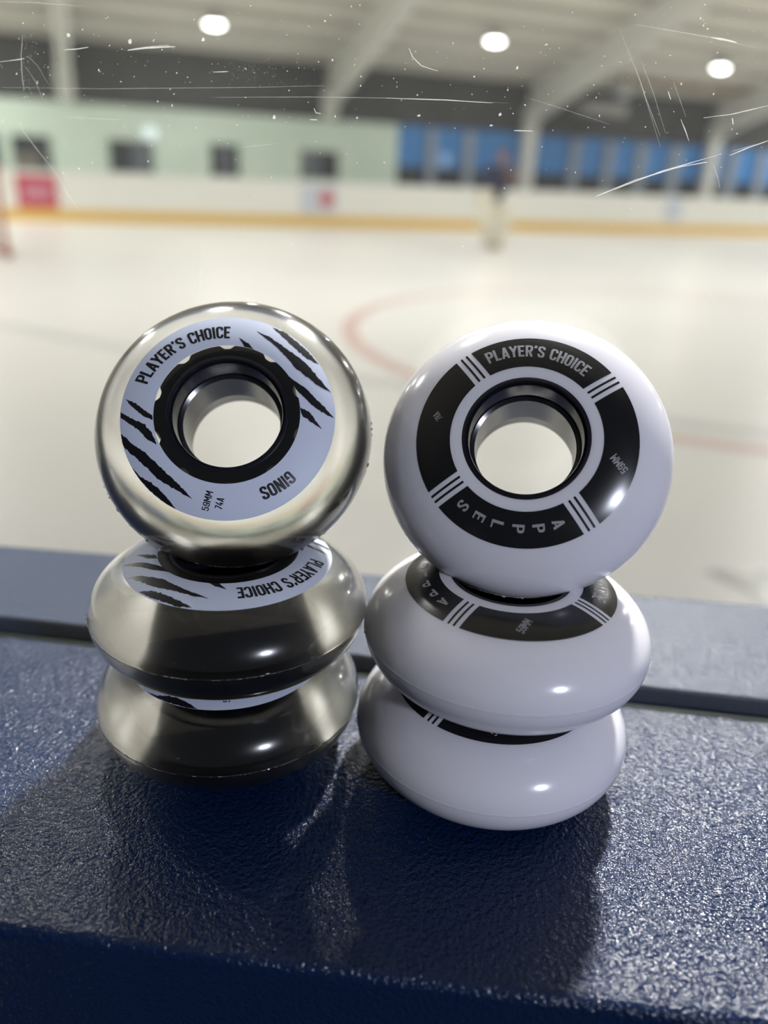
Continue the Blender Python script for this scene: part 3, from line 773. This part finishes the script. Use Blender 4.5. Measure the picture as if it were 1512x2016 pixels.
def strokes(text, wt):
    """quads of every stroke in text space, and the text's width"""
    x = 0; Q = []
    for ch in text:
        adv, S = GL[ch]
        for P in S:
            pts = [P[0]]
            for p, q in zip(P, P[1:]):
                n = max(1, int(math.hypot(q[0]-p[0], q[1]-p[1])/.2))
                for k in range(1, n+1): pts.append((p[0]+(q[0]-p[0])*k/n, p[1]+(q[1]-p[1])*k/n))
            L, Rr = [], []; N = len(pts); closed = math.hypot(pts[0][0]-pts[-1][0], pts[0][1]-pts[-1][1]) < 1e-6 and N > 4
            for i, p in enumerate(pts):
                if closed: pa, pb = pts[i-1] if i else pts[-2], pts[i+1] if i < N-1 else pts[1]
                else: pa, pb = pts[max(i-1, 0)], pts[min(i+1, N-1)]
                d1 = Vector((p[0]-pa[0], p[1]-pa[1])); d2 = Vector((pb[0]-p[0], pb[1]-p[1]))
                if d1.length < 1e-9: d1 = d2
                if d2.length < 1e-9: d2 = d1
                d1.normalize(); d2.normalize(); t = (d1+d2)
                if t.length < .2: t = d2
                t.normalize(); nn = Vector((-t.y, t.x)); k = 1/max(.6, nn.dot(Vector((-d2.y, d2.x))))
                hw = wt/2*k
                L.append((x+p[0]+nn.x*hw, p[1]+nn.y*hw)); Rr.append((x+p[0]-nn.x*hw, p[1]-nn.y*hw))
            for i in range(N-1): Q.append((L[i], Rr[i], Rr[i+1], L[i+1]))
        x += adv+.045
    return Q, x-.085
class Label:
    def __init__(s): s.V, s.F, s.I = [], [], []
    def quad(s, pts, lift, mi):
        c = len(s.V)
        for p in pts: s.V.append(onsurf(p[0], p[1], lift))
        v = s.V[c:]; nrm = (v[1]-v[0]).cross(v[2]-v[0])
        ids = list(range(c, c+len(pts)))
        s.F.append(tuple(ids if nrm.z > 0 else ids[::-1])); s.I.append(mi)
    def grid(s, fn, nu, nv, lift, mi):
        for i in range(nu):
            for j in range(nv):
                s.quad([fn(i/nu, j/nv), fn((i+1)/nu, j/nv), fn((i+1)/nu, (j+1)/nv), fn(i/nu, (j+1)/nv)], lift, mi)
    def arc_text(s, text, wt, a0, a1, rb0, rb1, h, lift, mi):
        Q, W = strokes(text, wt)
        for q in Q:
            pts = []
            for tx, ty in q:
                f = tx/W; th = math.radians(a0+(a1-a0)*f); r = rb0+(rb1-rb0)*f+ty*h
                pts.append((r*math.cos(th), r*math.sin(th)))
            s.quad(pts, lift, mi)
    def flat_text(s, text, wt, p0, p1, ptop, lift, mi):
        Q, W = strokes(text, wt)
        ux, uy = (p1[0]-p0[0])/W, (p1[1]-p0[1])/W; vx, vy = ptop[0]-p0[0], ptop[1]-p0[1]
        for q in Q:
            s.quad([(p0[0]+tx*ux+ty*vx, p0[1]+tx*uy+ty*vy) for tx, ty in q], lift, mi)
    def build(s, name, mats, parent):
        me = bpy.data.meshes.new(name); me.from_pydata([tuple(v) for v in s.V], [], s.F); me.update()
        me.polygons.foreach_set('material_index', s.I)
        o = link(name, me, mats, parent)
        bm = bmesh.new(); bm.from_mesh(me); bmesh.ops.remove_doubles(bm, verts=bm.verts, dist=2e-6)
        for f in bm.faces: f.smooth = True
        bm.to_mesh(me); bm.free()
        return o

CLAWS = [  # (upper edge, lower edge) of each claw mark, in millimetres on the wheel's face
 ([(-20.72, 2.97), (-18.46, 1.86), (-16.4, .22), (-14.77, -.89)], [(-20.72, 2.97), (-19.54, 1.51), (-17.88, .08), (-16.51, -1.06), (-14.62, -1.83)]),
 ([(-21.56, .21), (-19.08, -1.34), (-16.41, -2.56), (-14.61, -4.5), (-13.6, -6.6)], [(-21.5, -.9), (-19.45, -2.38), (-17.17, -4.0), (-15.58, -5.74), (-13.6, -6.9)]),
 ([(-21.18, -4.23), (-19.7, -5.5), (-18.31, -6.84), (-16.09, -8.2), (-13.91, -10.1), (-11.33, -12.57), (-8.81, -14.79), (-6.0, -17.67)],
  [(-20.94, -6.1), (-20.07, -7.32), (-17.77, -9.32), (-15.55, -11.25), (-13.39, -13.32), (-11.28, -14.76), (-8.78, -16.17), (-6.0, -17.67)]),
 ([(-18.47, -11.1), (-16.82, -12.97), (-14.65, -14.26), (-12.52, -15.71), (-10.85, -17.69), (-9.3, -19.5)], [(-17.9, -12.1), (-16.6, -13.8), (-15.2, -15.35), (-13.4, -16.95), (-11.4, -18.4), (-9.3, -19.5)]),
 ([(1.49, 16.51), (3.31, 15.37), (4.75, 13.85)], [(1.49, 16.51), (2.37, 15.08), (2.9, 14.3), (4.4, 13.95)]),
 ([(8.17, 19.72), (10.41, 18.93), (12.59, 17.37), (14.79, 15.35), (16.54, 13.6), (17.99, 11.75)], [(8.5, 19.3), (10.06, 17.77), (12.26, 15.7), (14.01, 13.91), (15.73, 12.68), (17.99, 11.75)]),
 ([(4.99, 18.37), (7.58, 17.19), (10.61, 15.22), (12.78, 13.48), (15.35, 11.62), (17.52, 9.3), (20.7, 5.65)], [(4.99, 18.37), (6.77, 16.76), (8.95, 15.04), (11.14, 12.8), (12.9, 10.59), (15.03, 8.94), (17.59, 6.94), (20.7, 5.65)]),
 ([(12.16, 8.12), (13.86, 6.97), (15.97, 5.58), (17.47, 3.95), (19.38, 2.19), (21.5, .11)], [(13.5, 5.6), (15.19, 3.93), (16.89, 2.32), (18.99, 1.02), (21.5, .11)]),
 ([(14.6, 1.67), (16.52, .73), (17.59, -.69), (19.08, -2.58)], [(14.6, 1.4), (14.9, -.05), (16.99, -1.4), (19.08, -2.58)]),
]
def chain(P, t):
    L = [math.hypot(q[0]-p[0], q[1]-p[1]) for p, q in zip(P, P[1:])]; T_ = sum(L)*t
    for (p, q), l in zip(zip(P, P[1:]), L):
        if T_ <= l or (p, q) == (P[-2], P[-1]):
            f = min(1, T_/max(l, 1e-9)); return (p[0]+(q[0]-p[0])*f, p[1]+(q[1]-p[1])*f)
        T_ -= l
def lilac_label():
    L = Label(); ri, ro = 14.62, 21.66
    L.grid(lambda u, v: ((ri+(ro-ri)*v)*math.cos(2*PI*u), (ri+(ro-ri)*v)*math.sin(2*PI*u)), 180, 10, .05, 0)
    random.seed(4)
    for ci, (U, D) in enumerate(CLAWS):
        n = 44
        up, dn = [], []
        for k in range(n+1):
            t = k/n; p, q = chain(U, t), chain(D, t)
            w = math.hypot(p[0]-q[0], p[1]-q[1]); j = min(.30, w*.35)
            dx, dy = (p[0]-q[0])/(w+1e-6), (p[1]-q[1])/(w+1e-6)
            e0 = noise.noise((t*15, ci*7.1, 0))*.55+noise.noise((t*38, ci*3.1, 5))*.75
            e1 = noise.noise((t*15, ci*5.1, 9))*.55+noise.noise((t*38, ci*2.1, 2))*.75
            p = (p[0]+dx*j*e0, p[1]+dy*j*e0); q = (q[0]+dx*j*e1, q[1]+dy*j*e1)
            def cl(a):
                r = math.hypot(*a); f = min(max(r, ri+.01), ro-.02)/r; return (a[0]*f, a[1]*f)
            up.append(cl(p)); dn.append(cl(q))
        for k in range(n):
            for j in range(4):
                mixp = lambda a, b_, f: (a[0]+(b_[0]-a[0])*f, a[1]+(b_[1]-a[1])*f)
                L.quad([mixp(up[k], dn[k], j/4), mixp(up[k+1], dn[k+1], j/4), mixp(up[k+1], dn[k+1], (j+1)/4), mixp(up[k], dn[k], (j+1)/4)], .075, 1)
    L.arc_text("PLAYER'S CHOICE", .16, 160.4, 91.2, 17.35, 16.2, 2.95, .08, 1)
    L.arc_text('GINOS', .165, -42.6, -65.4, 16.95, 16.7, 2.55, .08, 1)
    L.flat_text('59MM', .125, (-2.85, -19.98), (-1.94, -16.32), (-4.25, -19.63), .08, 1)
    L.flat_text('74A', .135, (-.24, -19.67), (.25, -17.56), (-1.68, -19.33), .08, 1)
    return L
GAPS = [131.9, 41.5, -48.2, -139.2]
def black_label():
    L = Label(); ri, ro = 14.6, 21.36
    def edge(g, r, off): return math.radians(g)+math.asin(off/r)
    for k in range(4):
        g0, g1 = GAPS[(k+1) % 4], GAPS[k]
        if g0 > g1: g0 -= 360
        def fn(u, v, g0=g0, g1=g1):
            r = ri+(ro-ri)*v; t0, t1 = edge(g0, r, 1.78), edge(g1, r, -1.78); t = t0+(t1-t0)*u
            return (r*math.cos(t), r*math.sin(t))
        L.grid(fn, 40, 10, .05, 0)
        for off in (-.60, .60):
            def fs(u, v, g=GAPS[k], off=off):
                r = ri+.1+(ro-ri-.1)*v; t = edge(g, r, off-.22+.44*u)
                return (r*math.cos(t), r*math.sin(t))
            L.grid(fs, 1, 10, .05, 0)
    L.arc_text("PLAYER'S CHOICE", .15, 121.4, 55.2, 17.05, 16.5, 2.7, .08, 1)
    L.flat_text('78A', .105, (-16.54, 2.5), (-17.62, 3.80), (-17.56, 1.53), .08, 1)
    L.flat_text('59MM', .115, (19.66, -3.75), (17.04, -1.16), (18.52, -4.96), .08, 1)
    for ch, th in zip('APPLES', (-63.4, -75.5, -87.7, -100.7, -112.7, -124.8)):
        t = math.radians(th); up = Vector((-math.sin(t), math.cos(t))); rt = Vector((math.cos(t), math.sin(t)))
        c = rt*17.75; w, h = 1.45, 2.3
        p0 = c-up*h/2-rt*w/2
        L.flat_text(ch, .14, tuple(p0), tuple(p0+rt*w), tuple(p0+up*h), .08, 1)
    return L

CLEAR = dict(tyre=M['clear_ure'])
def wheel(kind, loc, mtx, spin, label, seed):
    r = bpy.data.objects.new('skate_wheel', None); COL.objects.link(r); r.empty_display_size = .01
    mw = mtx.to_4x4(); mw.translation = Vector(loc)*MM
    r.matrix_world = mw @ Matrix.Rotation(math.radians(spin), 4, 'Z')
    tag(r, label, 'skate wheel', 'clear skate wheels' if kind == 'clear' else 'white skate wheels')
    if kind not in PROTO:
        t = make_tyre('tyre', M['clear_ure'] if kind == 'clear' else M['white_ure'], r, seed)
        h = make_hub('hub', M['black_plastic'], r, kind == 'clear')
        if kind == 'clear': l = lilac_label().build('label', [M['label'], M['ink']], r)
        else: l = black_label().build('label', [M['print_black'], M['print_grey']], r)
        se = make_seam('mould_seam', M['seam_clear'] if kind == 'clear' else M['seam_white'], r, seed)
        h['label'] = 'black plastic hub'; l['label'] = 'pale lilac printed ring' if kind == 'clear' else 'black printed ring'
        PROTO[kind] = (t, h, l, se)
    else:
        for p in PROTO[kind]:
            c = p.copy(); COL.objects.link(c); c.parent = r
    return r
PROTO = {}
def lean(a, yaw): return Matrix.Rotation(yaw, 3, 'Z') @ Matrix.Rotation(a, 3, 'X')
I3 = Matrix.Identity(3)
wheel('clear', (-32.97, 159.03, 69.95), lean(.95327, .06095), 0, 'clear wheel standing on edge and leaning back, topmost of the clear stack', 1)
wheel('white', (28.55, 151.55, 69.95), lean(.95797, -.19699), 0, 'white wheel standing on edge and leaning back, topmost of the white stack', 2)
wheel('clear', (-32.35, 145.56, 36.12), I3, -165.0, 'clear wheel lying flat under the leaning one, middle of the clear stack', 1)
wheel('clear', (-33.65, 147.12, 12.04), I3, 20.0, 'clear wheel lying flat on the navy ledge, bottom of the clear stack', 1)
wheel('white', (26.40, 139.37, 36.12), I3, -79.8, 'white wheel lying flat under the leaning one, middle of the white stack', 2)
wheel('white', (25.54, 140.25, 12.04), I3, -84.5, 'white wheel lying flat on the navy ledge, bottom of the white stack', 2)
